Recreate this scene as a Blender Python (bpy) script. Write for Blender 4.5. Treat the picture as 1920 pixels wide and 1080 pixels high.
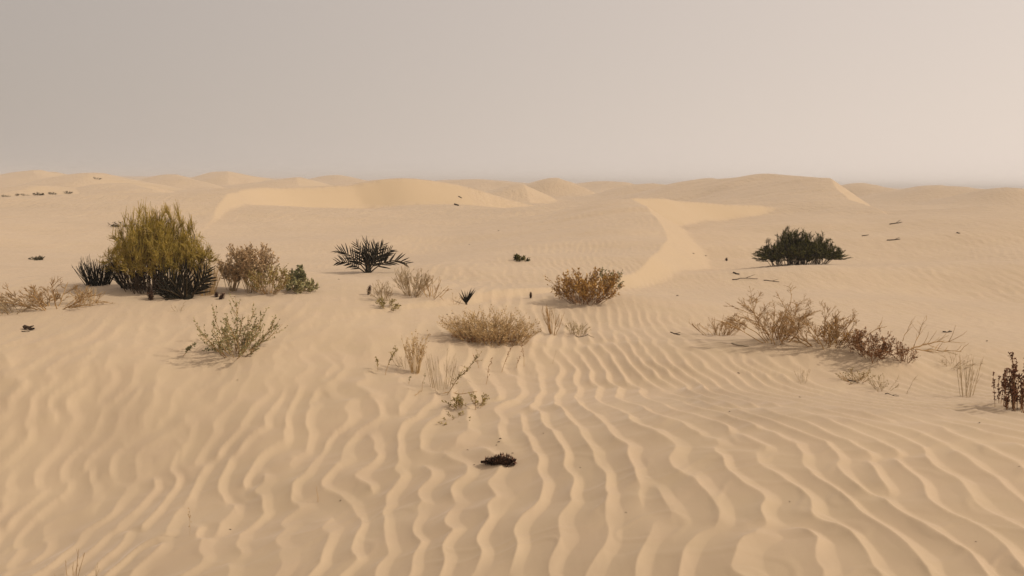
import bpy, math, random
import numpy as np
from mathutils import Vector, Matrix

# ------------------------------------------------------------------ camera
scene = bpy.context.scene
for o in list(bpy.data.objects):
    bpy.data.objects.remove(o)
W, HPX, FPX = 1920.0, 1080.0, 1507.0
CAM_Z = 2.2
PITCH, ROLL = math.radians(-7.56), math.radians(0.9)
fw = Vector((0, math.cos(PITCH), math.sin(PITCH)))
rt0 = Vector((1, 0, 0)); up0 = rt0.cross(fw)
rt = rt0 * math.cos(ROLL) + up0 * math.sin(ROLL)
up = up0 * math.cos(ROLL) - rt0 * math.sin(ROLL)
cam_d = bpy.data.cameras.new('camera')
cam = bpy.data.objects.new('camera', cam_d)
scene.collection.objects.link(cam)
cam.matrix_world = Matrix(((rt.x, up.x, -fw.x, 0), (rt.y, up.y, -fw.y, 0), (rt.z, up.z, -fw.z, CAM_Z), (0, 0, 0, 1)))
cam_d.sensor_width = 36.0
cam_d.lens = 36.0 * FPX / W
cam_d.clip_start = 0.05
cam_d.clip_end = 6000.0
scene.camera = cam

# ------------------------------------------------------------------ world, sun, exposure
SUN_AZ, SUN_EL = math.radians(97), math.radians(42)     # clockwise from +Y (straight ahead)
world = bpy.data.worlds.new('World')
scene.world = world
world.use_nodes = True
nt = world.node_tree
nt.nodes.clear()
n_out = nt.nodes.new('ShaderNodeOutputWorld')
n_bg = nt.nodes.new('ShaderNodeBackground')
n_sky = nt.nodes.new('ShaderNodeTexSky')
n_sky.sky_type = 'NISHITA'
n_sky.sun_disc = False
n_sky.sun_elevation = SUN_EL
n_sky.sun_rotation = SUN_AZ
n_sky.dust_density = 8.0
n_sky.air_density = 1.0
n_sky.ozone_density = 1.0
n_mix = nt.nodes.new('ShaderNodeMix'); n_mix.data_type = 'RGBA'
n_mix.inputs['Factor'].default_value = 0.82              # airborne dust that veils the blue
# dust scatters forward: its veil is brighter and warmer all round towards the sun
n_tc = nt.nodes.new('ShaderNodeTexCoord')
n_dot = nt.nodes.new('ShaderNodeVectorMath'); n_dot.operation = 'DOT_PRODUCT'
n_dot.inputs[1].default_value = (math.cos(SUN_EL) * math.sin(SUN_AZ), math.cos(SUN_EL) * math.cos(SUN_AZ), math.sin(SUN_EL))
nt.links.new(n_tc.outputs['Generated'], n_dot.inputs[0])
n_half = nt.nodes.new('ShaderNodeMath'); n_half.operation = 'MULTIPLY_ADD'
n_half.inputs[1].default_value = .5; n_half.inputs[2].default_value = .5
nt.links.new(n_dot.outputs['Value'], n_half.inputs[0])
n_pow = nt.nodes.new('ShaderNodeMath'); n_pow.operation = 'POWER'; n_pow.inputs[1].default_value = 0.8
nt.links.new(n_half.outputs[0], n_pow.inputs[0])
n_dust = nt.nodes.new('ShaderNodeMix'); n_dust.data_type = 'RGBA'
n_dust.inputs[6].default_value = (1.75, 1.65, 1.5, 1)
n_dust.inputs[7].default_value = (12.6, 10.7, 9.3, 1)
nt.links.new(n_pow.outputs[0], n_dust.inputs['Factor'])
# and thicker, so brighter, low over the ground all round
n_sep = nt.nodes.new('ShaderNodeSeparateXYZ'); nt.links.new(n_tc.outputs['Generated'], n_sep.inputs[0])
n_inv = nt.nodes.new('ShaderNodeMath'); n_inv.operation = 'SUBTRACT'; n_inv.inputs[0].default_value = 1.0; n_inv.use_clamp = True
nt.links.new(n_sep.outputs['Z'], n_inv.inputs[1])
n_p2 = nt.nodes.new('ShaderNodeMath'); n_p2.operation = 'POWER'; n_p2.inputs[1].default_value = 7.0
nt.links.new(n_inv.outputs[0], n_p2.inputs[0])
n_ma = nt.nodes.new('ShaderNodeMath'); n_ma.operation = 'MULTIPLY_ADD'; n_ma.inputs[1].default_value = .40; n_ma.inputs[2].default_value = .93
nt.links.new(n_p2.outputs[0], n_ma.inputs[0])
n_sc = nt.nodes.new('ShaderNodeVectorMath'); n_sc.operation = 'SCALE'
nt.links.new(n_dust.outputs[2], n_sc.inputs[0]); nt.links.new(n_ma.outputs[0], n_sc.inputs['Scale'])
nt.links.new(n_sc.outputs[0], n_mix.inputs[7])
nt.links.new(n_sky.outputs[0], n_mix.inputs[6])
nt.links.new(n_mix.outputs[2], n_bg.inputs['Color'])
n_bg.inputs['Strength'].default_value = 0.083
nt.links.new(n_bg.outputs[0], n_out.inputs[0])

sun_d = bpy.data.lights.new('sun', 'SUN')
sun_d.energy = 2.85
sun_d.angle = math.radians(2.0)
sun_d.color = (1.0, 0.91, 0.79)
sun = bpy.data.objects.new('sun', sun_d)
scene.collection.objects.link(sun)
sdir = Vector((math.cos(SUN_EL) * math.sin(SUN_AZ), math.cos(SUN_EL) * math.cos(SUN_AZ), math.sin(SUN_EL)))
sun.rotation_euler = sdir.to_track_quat('Z', 'Y').to_euler()
sun.location = (20, -5, 20)

vs = scene.view_settings
vs.view_transform = 'Standard'; vs.look = 'None'; vs.gamma = 1.0
vs.use_curve_mapping = False
vs.exposure = 0.0
scene.render.engine = 'CYCLES'

# ------------------------------------------------------------------ helpers
def ray(u, v):
    d = fw + rt * ((u - W / 2) / FPX) + up * ((HPX / 2 - v) / FPX)
    return np.array(d)

def at_depth(u, v, d):
    """point on the ray of a pixel at forward distance d (metres along +Y)"""
    r = ray(u, v)
    return np.array((0, 0, CAM_Z)) + r * (d / r[1])

def sstep(a, b, x):
    t = np.clip((x - a) / (b - a), 0, 1)
    return t * t * (3 - 2 * t)

def catmull(P, n=14):
    P = np.asarray(P, float)
    Q = np.vstack((2 * P[0] - P[1], P, 2 * P[-1] - P[-2]))
    out = []
    for i in range(1, len(Q) - 2):
        for t in np.linspace(0, 1, n, endpoint=False):
            a, b, c, d = Q[i - 1], Q[i], Q[i + 1], Q[i + 2]
            out.append(.5 * ((2 * b) + (-a + c) * t + (2 * a - 5 * b + 4 * c - d) * t * t + (-a + 3 * b - 3 * c + d) * t ** 3))
    out.append(P[-1])
    return np.array(out)

# ------------------------------------------------------------------ the terrain as a height function of world x, y
_r = np.random.RandomState(5)
_waves = []
for lam in (3.2, 4.5, 6, 8, 11, 15, 21, 30, 44, 70, 110, 170):
    for k in range(2):
        a = _r.uniform(0, 2 * math.pi)
        _waves.append((2 * math.pi / lam * math.cos(a), 2 * math.pi / lam * math.sin(a), _r.uniform(0, 6.28), lam))

def swell(x, y):
    d = np.hypot(x, y)
    z = np.zeros_like(x)
    for kx, ky, ph, lam in _waves:
        amp = 0.0036 * lam
        if lam > 40:
            amp = 0.0042 * lam * sstep(50, 260, d)
        elif lam > 14:
            amp = amp * (0.35 + 0.9 * sstep(15, 60, d))
        z = z + amp * np.sin(kx * x + ky * y + ph)
    return z

BUMPS = [  # x, y, sx, sy, height : broad swells of the sand
    (-7.5, 13.5, 4.2, 2.6, 0.28), (-1.0, 13.2, 3.0, 1.6, 0.16), (6.5, 12.0, 3.4, 2.0, 0.10), (13.0, 20.5, 4.2, 1.6, 0.34),
    (10.0, 26.5, 7.0, 3.4, -0.45), (24.0, 37.0, 9.0, 9.0, 1.15), (-22.0, 32.0, 6.0, 4.0, 0.5), (-27.0, 46.0, 9.0, 5.0, 0.9),
    (-7.2, 3.6, 3.8, 4.0, -0.8), (0.0, -6.0, 9.0, 8.0, -0.6), (8.0, 4.5, 3.0, 4.0, -0.22), (-4.0, 27.0, 6.0, 5.0, -0.15),  # first hollow shaped to slope the left foreground away from the sun, darkening it
    (3.0, 52.0, 9.0, 6.0, 0.5), (-3.2, 18.3, 2.4, 1.2, 0.03), (8.2, 20.2, 1.6, .8, .12), (2.2, 14.3, 1.3, .7, .10), (-4.9, 14.6, 1.6, .7, .10), (5.6, 11.2, 2.4, .7, .12),
]
for u, v, wpx, hh in [(300, 545, 190, .16), (1497, 496, 150, .12), (1100, 570, 120, .14), (918, 640, 170, .09), (500, 553, 150, .10), (1440, 645, 130, .08),
                      (1560, 655, 130, .12), (1650, 672, 110, .12), (446, 664, 90, .05), (775, 558, 90, .10), (690, 513, 90, .03), (1905, 770, 80, .07)]:
    r_ = ray(u, v); t_ = -CAM_Z / r_[2]; q_ = r_ * t_                     # little mounds of sand caught by the plants
    BUMPS.append((q_[0], q_[1], wpx / FPX * q_[1] * .42, wpx / FPX * q_[1] * .30, hh))

def brink(pts, L, ang=32.0, n=14, ends=(.14, .14)):
    """pts: (u, v, depth) of a dune's sharp crest; the steep slip face falls to its right-hand side"""
    P = np.array([at_depth(u, v, d) for u, v, d in pts])
    c = catmull(P, n)
    t = np.linspace(0, 1, len(c))
    return dict(c=c, L=L, s=math.tan(math.radians(ang)), tp=sstep(0, ends[0], t) * sstep(1, 1 - ends[1], t))

DUNES = [
    # central dune with the curved slip face
    brink([(1140, 530, 17.0), (1182, 516, 17.8), (1216, 498, 19.6), (1243, 470, 22.6), (1250, 441, 25.8), (1224, 402, 31.2), (1180, 370, 39.2)], 9.5, ends=(.10, .0001)),
    brink([(1178, 370, 39.3), (1290, 378, 43.5), (1390, 388, 46.0), (1440, 402, 47.5)], 7.0, ends=(.0001, .35)),
    # long slip face on the left
    brink([(398, 423, 37.2), (411, 397, 41.5), (436, 373, 46.5), (482, 360, 51.5), (545, 352, 55.0), (640, 351, 58.0), (700, 346, 59.5),
           (755, 340, 60.5), (800, 336, 61.5), (845, 338, 62.5), (885, 346, 63.5)], 16.0, ends=(.12, .22)),
    # far right dune
    brink([(1215, 347, 96.0), (1290, 341, 93.0), (1360, 335, 88.0), (1440, 328, 84.0), (1500, 330, 80.0), (1550, 336, 74.0), (1566, 352, 64.0), (1594, 376, 55.0), (1618, 397, 49.0)][::-1], 16.0, ends=(.18, .2)),
]
_rb = np.random.RandomState(3)
def barchan(u, v, d, wpx, L):
    """small distant dune: crescent crest through the pixel (u, v), tapering to both ends"""
    w = wpx / FPX * d * _rb.uniform(.8, 1.5)
    bow, lean, ang, asym = _rb.uniform(-.02, .4), _rb.uniform(-1.5, .8), _rb.uniform(11, 24), _rb.uniform(-.35, .35)
    c = at_depth(u, v, d)
    P = []
    for t in np.linspace(-1, 1, 7):
        P.append((c[0] + t * w * .5 * (.45) + abs(t) ** 2 * bow * w + lean * t * w * .2, c[1] - t * w * .5, c[2] * (1 - .55 * abs(t) ** 1.6 - .25 * asym * t)))
    P = np.array(P)[::-1]
    c = catmull(P, 6); t = np.linspace(0, 1, len(c))
    return dict(c=c, L=L, s=math.tan(math.radians(ang)), tp=sstep(0, .3, t) * sstep(1, .7, t))
for a in [(70, 318, 150, 150, 34), (190, 325, 112, 150, 26), (330, 327, 135, 130, 26), (428, 321, 170, 110, 30), (632, 328, 205, 90, 30),
          (560, 332, 150, 130, 26), (905, 337, 150, 110, 26), (1040, 333, 128, 95, 16), (1230, 344, 105, 150, 22), (1330, 336, 118, 160, 28),
          (1620, 343, 150, 120, 28), (1780, 348, 128, 170, 30), (1890, 351, 110, 110, 24), (980, 345, 96, 110, 15), (250, 345, 78, 170, 17), (80, 348, 70, 180, 16),
          (-140, 320, 140, 200, 30), (2080, 350, 130, 220, 30), (1150, 340, 170, 120, 25)]:
    DUNES.append(barchan(*a[:4], a[4] * .62))

def base_sand(x, y):
    z = swell(x, y)
    z = z + (.10 * sstep(9.5, 6.0, y) * sstep(-12, -4, y) - .035 * sstep(8, 10, y) * sstep(22, 15, y)) * 5 * np.tanh(x / 5)  # tilts the foreground away from the sun to darken it, the middle towards it
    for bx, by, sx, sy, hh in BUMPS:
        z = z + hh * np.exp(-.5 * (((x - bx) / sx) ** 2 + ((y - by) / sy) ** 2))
    return z

def windward(t):
    return (1 - sstep(0, 1, t)) ** 1.15

for dn in DUNES:                                     # crest heights above the plain, evened out along the crest
    c = dn['c']
    k = np.linspace(0, 1, 13)[1:, None] * dn['L']    # let both tips run out along the ground
    t0 = c[0, :2] - c[2, :2]; t1 = c[-1, :2] - c[-3, :2]
    e0 = (c[0, :2] + t0 / np.hypot(*t0) * k)[::-1]; e1 = c[-1, :2] + t1 / np.hypot(*t1) * k
    z_ = np.zeros((12, 1))
    c = np.vstack((np.hstack((e0, z_)), c, np.hstack((e1, z_))))
    dn['c'] = c; dn['tp'] = np.concatenate((np.zeros(12), dn['tp'], np.zeros(12)))
    h = np.maximum(c[:, 2] - base_sand(c[:, 0], c[:, 1]), 0) * dn['tp']
    dist = np.hypot(c[:, None, 0] - c[None, :, 0], c[:, None, 1] - c[None, :, 1])
    dn['h'] = h
    dn['he'] = (h[None, :] * windward(dist / dn['L'])).max(1)

def dune_field(x, y, z0):
    slip = np.zeros_like(x)
    z = z0.copy()
    for dn in DUNES:
        c = dn['c']; L = dn['L']
        m = (x > c[:, 0].min() - L * 1.3) & (x < c[:, 0].max() + L * 1.3) & (y > c[:, 1].min() - L * 1.3) & (y < c[:, 1].max() + L * 1.3)
        idx = np.nonzero(m)[0]
        if len(idx) == 0:
            continue
        tg = np.gradient(c[:, :2], axis=0)
        tg /= np.linalg.norm(tg, axis=1)[:, None] + 1e-9
        for ch in np.array_split(idx, max(1, len(idx) // 12000)):
            px = x[ch][:, None] - c[None, :, 0]; py = y[ch][:, None] - c[None, :, 1]
            d2 = px * px + py * py
            k = d2.argmin(1)
            # refine on the two neighbouring segments for a smooth distance
            best = np.full(len(ch), 1e9); sgn = np.zeros(len(ch)); zc = np.zeros(len(ch)); tp = np.zeros(len(ch))
            for off in (-1, 0):
                i0 = np.clip(k + off, 0, len(c) - 2)
                a = c[i0]; b = c[i0 + 1]
                ab = b - a
                ll = (ab[:, 0] ** 2 + ab[:, 1] ** 2) + 1e-9
                t = np.clip(((x[ch] - a[:, 0]) * ab[:, 0] + (y[ch] - a[:, 1]) * ab[:, 1]) / ll, 0, 1)
                qx = x[ch] - a[:, 0] - t * ab[:, 0]; qy = y[ch] - a[:, 1] - t * ab[:, 1]
                dd = np.hypot(qx, qy)
                better = dd < best
                best = np.where(better, dd, best)
                zc = np.where(better, dn['he'][i0] * (1 - t) + dn['he'][i0 + 1] * t, zc)
                tp = np.where(better, dn['tp'][i0] * (1 - t) + dn['tp'][i0 + 1] * t, tp)
                tx = tg[i0, 0] * (1 - t) + tg[i0 + 1, 0] * t; ty = tg[i0, 1] * (1 - t) + tg[i0 + 1, 1] * t
                sgn = np.where(better, tx * qy - ty * qx, sgn)     # > 0 : left of the travel direction
            lee = sgn < 0
            zz0 = z0[ch]
            up_h = zc
            zc = zz0 + up_h
            stoss = zz0 + (dn['h'][None, ::2] * windward(np.sqrt(d2[:, ::2]) / L)).max(1)
            fall = zc - best * dn['s']
            leez = np.maximum(fall, -10)
            # soft foot of the slip face
            e = .05 * np.clip(up_h / .35, 0, 1)
            leez = .5 * (leez + zz0 + np.sqrt((leez - zz0) ** 2 + e * e))
            new = np.where(lee, leez, stoss)
            old = z[ch]
            isl = (lee & (up_h > .03)) * sstep(.02, .3, tp) * np.clip((fall - zz0) / .16 + .1, 0, 1) * (new > old - .01)
            slip[ch] = np.maximum(slip[ch] * (new < old + .02), isl)
            z[ch] = np.maximum(old, new)
    return z, slip

# ripple field: complex envelope (natural forks and ends where it vanishes) over a carrier along x
LAM = 0.28
K0 = 2 * math.pi / LAM
GN, GD = 1024, 0.06
def envelope(seed, bx, by):
    r = np.random.RandomState(seed)
    f = r.normal(size=(GN, GN)) + 1j * r.normal(size=(GN, GN))
    k = np.fft.fftfreq(GN, GD) * 2 * math.pi
    g = np.exp(-.5 * ((k[None, :] / (bx * K0)) ** 2 + (k[:, None] / (by * K0)) ** 2))
    e = np.fft.ifft2(np.fft.fft2(f) * g)
    return e / np.sqrt((abs(e) ** 2).mean())
def noise_grid(seed, lam, power=2.0):
    r = np.random.RandomState(seed)
    f = r.normal(size=(GN, GN))
    k = np.fft.fftfreq(GN, GD) * 2 * math.pi
    kk = np.hypot(k[None, :], k[:, None])
    g = 1.0 / (1 + (kk * lam / 6.283) ** 2) ** power
    e = np.fft.ifft2(np.fft.fft2(f) * g).real
    return (e - e.mean()) / e.std()
ENV_A = envelope(11, .10, .17)
ENV_B = envelope(12, .24, .32)
NZ_7 = noise_grid(27, .62, 2.6)
NZ_5 = noise_grid(25, 4.5, 2.5)
NZ_6 = noise_grid(26, 1.3, 2.0)
NZ_1 = noise_grid(21, 3.0)
NZ_2 = noise_grid(22, 0.8, 1.6)
NZ_3 = noise_grid(23, 7.0)
NZ_4 = noise_grid(24, 0.35, 1.8)
def samp(g, x, y):
    fx = np.mod(x / GD, GN); fy = np.mod(y / GD, GN)
    ix = np.floor(fx).astype(int) % GN; iy = np.floor(fy).astype(int) % GN
    fx = fx - np.floor(fx); fy = fy - np.floor(fy)
    ix1 = (ix + 1) % GN; iy1 = (iy + 1) % GN
    return (g[iy, ix] * (1 - fx) + g[iy, ix1] * fx) * (1 - fy) + (g[iy1, ix] * (1 - fx) + g[iy1, ix1] * fx) * fy

def ripples(x, y):
    """height of the wind ripples; crests run away from the camera, steep sides face +x"""
    chaos = np.clip(sstep(-.6, -2.6, x - .12 * (y - 6)) * sstep(14, 8, y) + .35 * sstep(.4, 1.6, samp(NZ_3, x, y)), 0, 1)
    turn = .46 * np.maximum(y - 6.0, 0) * sstep(-1.0, 7.0, x) * sstep(30, 14, y) - .09 * np.maximum(7.5 - y, -2) * sstep(.3, -2.5, x)
    warp = .075 * samp(NZ_1, x, y) + .026 * samp(NZ_2, x, y * .8) + .003 * samp(NZ_4, x + 5, y) + (.034 + .03 * chaos) * abs(samp(NZ_7, x * .6, y)) + .026 * abs(samp(NZ_7, x * .5 + 13, y * .55 + 5)) + .07 * chaos * samp(NZ_6, y * .9 + 7, x * .9)
    X = x + turn + warp
    e = samp(ENV_A, x + .3 * turn, y) * (1 - chaos) + samp(ENV_B, x, y) * chaos
    ph = (K0 * X * (1 + 0 * x) + np.angle(e)) / (2 * math.pi)
    t = ph - np.floor(ph)
    lee = .36
    a = t / (1 - lee)
    stoss = a ** 1.25 * (1 - .10 * np.sin(a * math.pi))
    b = (t - (1 - lee)) / lee
    leep = 1 - np.clip(b, 0, 1) * (1.6 - .6 * np.clip(b, 0, 1))
    h = np.where(t < 1 - lee, stoss, leep)
    amp = .036 * np.clip(abs(e) * 2.0, 0, 1) ** .7 * (1 + .28 * samp(NZ_1, x + 9, y + 4)).clip(.35, 1.6) * (1 - .12 * chaos)
    patch = sstep(-.9, .9, samp(NZ_5, x + 2, y) + .5 * samp(NZ_6, x, y))
    dd = np.hypot(x, y)
    amp = amp * (1 - (1 - patch) * (.10 + .42 * sstep(7.5, 14, dd)))
    amp = amp * (1 - .42 * sstep(8, 15, dd)) * (.62 + .38 * sstep(-1.1, .5, samp(NZ_6, x * 1.4 + 3, y * 1.1 + 17)))
    # faint cross ribs linking neighbouring crests, and soft lumps
    rib = np.sin(2 * math.pi * (y / .52 + .5 * samp(NZ_2, x + 3, y + 8) + .55 * samp(NZ_1, x, y)))
    z = amp * h + .0035 * np.maximum(rib, 0) ** 2 + .0045 * samp(NZ_2, x * .8, y * .8 + 3) * (.6 + .9 * chaos) + .011 * samp(NZ_6, x + 11, y) * (.25 + chaos) + .0010 * samp(NZ_4, x, y)
    return z

def height(x, y, want_slip=False):
    x = np.atleast_1d(np.asarray(x, float)); y = np.atleast_1d(np.asarray(y, float))
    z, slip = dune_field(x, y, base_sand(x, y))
    d = np.hypot(x, y)
    fade = sstep(52, 30, d) * (1 - slip) * (1 - .35 * sstep(9, 15, d))
    near = np.nonzero(fade > 0.001)[0]
    if len(near):
        z[near] += ripples(x[near], y[near]) * fade[near]
    if want_slip:
        return z, slip, .3 * sstep(7, 18, d) + .7 * (1 - sstep(52, 30, d))
    return z

def hit(u, v):
    """where the ray of a pixel meets the sand"""
    r = ray(u, v)
    t = np.geomspace(2.5, 400, 2600)
    P = np.array((0, 0, CAM_Z))[None] + r[None] * t[:, None]
    below = P[:, 2] < height(P[:, 0], P[:, 1])
    if not below.any():
        i = len(t) - 1
    else:
        i = int(below.argmax())
    lo, hi = t[max(i - 1, 0)], t[i]
    tt = np.linspace(lo, hi, 60)
    P = np.array((0, 0, CAM_Z))[None] + r[None] * tt[:, None]
    b = P[:, 2] < height(P[:, 0], P[:, 1])
    j = int(b.argmax()) if b.any() else 59
    return P[j]

# ------------------------------------------------------------------ materials
def new_mat(name):
    m = bpy.data.materials.new(name); m.use_nodes = True
    n = m.node_tree.nodes; n.clear()
    out = n.new('ShaderNodeOutputMaterial')
    b = n.new('ShaderNodeBsdfPrincipled')
    b.inputs['Roughness'].default_value = .9
    b.inputs['Specular IOR Level'].default_value = .15
    m.node_tree.links.new(b.outputs[0], out.inputs[0])
    return m, n, m.node_tree.links, b

def mixc(n, l, fac, a, b, mode='MIX'):
    x = n.new('ShaderNodeMix'); x.data_type = 'RGBA'; x.blend_type = mode
    for sock, val in ((x.inputs['Factor'], fac), (x.inputs[6], a), (x.inputs[7], b)):
        if hasattr(val, 'links') or hasattr(val, 'is_linked'):
            l.new(val, sock)
        elif isinstance(val, (int, float)):
            sock.default_value = val
        else:
            sock.default_value = (*val, 1)
    return x.outputs[2]

def sand_material():
    m, n, l, b = new_mat('sand')
    geo = n.new('ShaderNodeNewGeometry')
    def noise(scale, detail=4, vec=None, rough=.55):
        t = n.new('ShaderNodeTexNoise'); t.inputs['Scale'].default_value = scale
        t.inputs['Detail'].default_value = detail; t.inputs['Roughness'].default_value = rough
        l.new(vec if vec is not None else geo.outputs['Position'], t.inputs['Vector'])
        return t.outputs['Fac']
    def ramp(sock, a, c):
        r = n.new('ShaderNodeMapRange'); r.inputs[1].default_value = a; r.inputs[2].default_value = c
        l.new(sock, r.inputs[0]); return r.outputs[0]
    slip = n.new('ShaderNodeAttribute'); slip.attribute_name = 'slip_face'
    far = n.new('ShaderNodeAttribute'); far.attribute_name = 'coarse_mesh'
    col = mixc(n, l, ramp(noise(.35, 3), .35, .65), (.412, .309, .196), (.460, .347, .224))
    col = mixc(n, l, ramp(noise(2.3, 5), .38, .66), col, (.436, .324, .212))
    # coarse grains on the windward sides, fine yellow sand on the slip faces
    col = mixc(n, l, slip.outputs['Fac'], col, (.438, .328, .206))
    grain = ramp(noise(420, 2), .3, .7)
    col = mixc(n, l, .10, col, mixc(n, l, grain, (.24, .16, .10), (.64, .49, .33)))
    l.new(col, b.inputs['Base Color'])
    b.inputs['Roughness'].default_value = .95
    b.inputs['Specular IOR Level'].default_value = .08
    b.inputs['Sheen Weight'].default_value = .40          # dusty sheen at grazing view, added to brighten the sand farther off
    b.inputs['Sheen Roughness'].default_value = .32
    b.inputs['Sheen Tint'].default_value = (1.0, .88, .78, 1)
    # relief: distant ripples (where the sheet is too coarse to carry them) and grain
    mp = n.new('ShaderNodeMapping'); mp.inputs['Scale'].default_value = (1.9, .75, .8)
    mp.inputs['Rotation'].default_value = (0, 0, math.radians(-14))
    l.new(geo.outputs['Position'], mp.inputs['Vector'])
    rp = noise(1.15, 5, mp.outputs[0], .62)
    inv = n.new('ShaderNodeMath'); inv.operation = 'SUBTRACT'; inv.inputs[0].default_value = 1
    l.new(slip.outputs['Fac'], inv.inputs[1])
    mid = n.new('ShaderNodeMapRange'); mid.inputs[3].default_value = .03; mid.inputs[4].default_value = 1.0
    l.new(far.outputs['Fac'], mid.inputs[0])
    mul = n.new('ShaderNodeMath'); mul.operation = 'MULTIPLY'
    l.new(inv.outputs[0], mul.inputs[0]); l.new(mid.outputs[0], mul.inputs[1])
    b1 = n.new('ShaderNodeBump'); b1.inputs['Distance'].default_value = .16
    l.new(mul.outputs[0], b1.inputs['Strength']); l.new(rp, b1.inputs['Height'])
    b2 = n.new('ShaderNodeBump'); b2.inputs['Distance'].default_value = .004; b2.inputs['Strength'].default_value = .35
    l.new(noise(130, 3), b2.inputs['Height']); l.new(b1.outputs[0], b2.inputs['Normal'])
    l.new(b2.outputs[0], b.inputs['Normal'])
    return m

def plant_mat(name, c0, c1, c2=None, rough=.85, trans=0.0, zgrad=None):
    """c0..c1 vary from stalk to stalk"""
    m, n, l, b = new_mat(name)
    geo = n.new('ShaderNodeNewGeometry')
    rp = n.new('ShaderNodeValToRGB')
    e = rp.color_ramp.elements
    e[0].color = (*c0, 1); e[1].color = (*c1, 1)
    if c2 is not None:
        x = rp.color_ramp.elements.new(.5); x.color = (*c2, 1)
    l.new(geo.outputs['Random Per Island'], rp.inputs[0])
    t = n.new('ShaderNodeTexNoise'); t.inputs['Scale'].default_value = 9
    l.new(geo.outputs['Position'], t.inputs['Vector'])
    dark = tuple(v * .62 for v in c0)
    mr = n.new('ShaderNodeMapRange'); mr.inputs[1].default_value = .42; mr.inputs[2].default_value = .68; mr.inputs[4].default_value = .32
    l.new(t.outputs['Fac'], mr.inputs[0])
    col = mixc(n, l, mr.outputs[0], rp.outputs[0], dark)
    l.new(col, b.inputs['Base Color'])
    b.inputs['Roughness'].default_value = rough
    b.inputs['Specular IOR Level'].default_value = .10
    if trans:
        tr = n.new('ShaderNodeBsdfTranslucent'); l.new(col, tr.inputs[0])
        ms = n.new('ShaderNodeMixShader'); ms.inputs[0].default_value = trans
        out = [q for q in n if q.type == 'OUTPUT_MATERIAL'][0]
        l.new(b.outputs[0], ms.inputs[1]); l.new(tr.outputs[0], ms.inputs[2]); l.new(ms.outputs[0], out.inputs[0])
    return m

# ------------------------------------------------------------------ ground sheet
def mesh_from(name, verts, faces_idx, nper, mat, smooth=True):
    me = bpy.data.meshes.new(name)
    nf = len(faces_idx) // nper
    me.vertices.add(len(verts)); me.loops.add(len(faces_idx)); me.polygons.add(nf)
    me.vertices.foreach_set('co', np.asarray(verts, np.float32).ravel())
    me.loops.foreach_set('vertex_index', np.asarray(faces_idx, np.int32))
    me.polygons.foreach_set('loop_start', np.arange(nf, dtype=np.int32) * nper)
    if smooth:
        me.polygons.foreach_set('use_smooth', np.ones(nf, bool))
    me.materials.append(mat)
    me.update(calc_edges=True)
    return me

def link(name, me, parent=None):
    o = bpy.data.objects.new(name, me)
    scene.collection.objects.link(o)
    if parent is not None:
        o.parent = parent
    return o

def build_ground():
    dense = np.linspace(math.radians(-41), math.radians(41), 1000)
    coarse = np.linspace(math.radians(41), math.radians(319), 72)[1:-1]
    th = np.concatenate((dense, coarse))
    inv = np.linspace(1 / 2.2, 1 / 14.5, 580)
    r = np.concatenate(([.25, .6, 1.0, 1.4, 1.8], 1 / inv))
    q = [r[-1]]
    while q[-1] < 100: q.append(q[-1] * 1.0078)
    while q[-1] < 300: q.append(q[-1] * 1.014)
    while q[-1] < 4200: q.append(q[-1] * 1.09)
    r = np.concatenate((r, q[1:]))
    T, R = np.meshgrid(th, r)
    x = (R * np.sin(T)).ravel(); y = (R * np.cos(T)).ravel()
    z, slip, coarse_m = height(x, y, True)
    v = np.stack((x, y, z), 1)
    nr, ntn = len(r), len(th)
    i, j = np.meshgrid(np.arange(nr - 1), np.arange(ntn), indexing='ij')
    j2 = (j + 1) % ntn
    f = np.stack((i * ntn + j, i * ntn + j2, (i + 1) * ntn + j2, (i + 1) * ntn + j), -1).reshape(-1)
    f = f.reshape(-1, 4)[:, ::-1].ravel()
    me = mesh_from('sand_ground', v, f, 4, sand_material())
    for nm, arr in (('slip_face', slip), ('coarse_mesh', coarse_m)):
        at = me.attributes.new(nm, 'FLOAT', 'POINT'); at.data.foreach_set('value', arr.astype(np.float32))
    o = link('sand_ground', me)
    o['kind'] = 'structure'
    o['label'] = 'rippled pale sand with dunes and smooth slip faces'
    print('ground verts', len(v))
    return o
build_ground()
#@@OBJECTS
# ------------------------------------------------------------------ haze
def build_haze():
    me = bpy.data.meshes.new('haze')
    X0, X1, Y0, Y1, Z0, Z1 = -4600, 4600, -4600, 4600, -7.0, 9.0
    v = [(x, y, z) for z in (Z0, Z1) for y in (Y0, Y1) for x in (X0, X1)]
    f = [(0, 2, 3, 1), (4, 5, 7, 6), (0, 1, 5, 4), (2, 6, 7, 3), (0, 4, 6, 2), (1, 3, 7, 5)]
    me.from_pydata(v, [], f)
    m = bpy.data.materials.new('dusty_air'); m.use_nodes = True
    n = m.node_tree.nodes; n.clear()
    out = n.new('ShaderNodeOutputMaterial'); pv = n.new('ShaderNodeVolumePrincipled')
    pv.inputs['Color'].default_value = (.97, .91, .86, 1)
    pv.inputs['Density'].default_value = .0011
    m.node_tree.links.new(pv.outputs[0], out.inputs['Volume'])
    me.materials.append(m)
    o = link('haze', me); o['kind'] = 'stuff'; o['label'] = 'pale dusty air over the dunes'
build_haze()

# ------------------------------------------------------------------ plant building blocks
def unit(v):
    return v / (np.linalg.norm(v, axis=-1, keepdims=True) + 1e-9)

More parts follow.
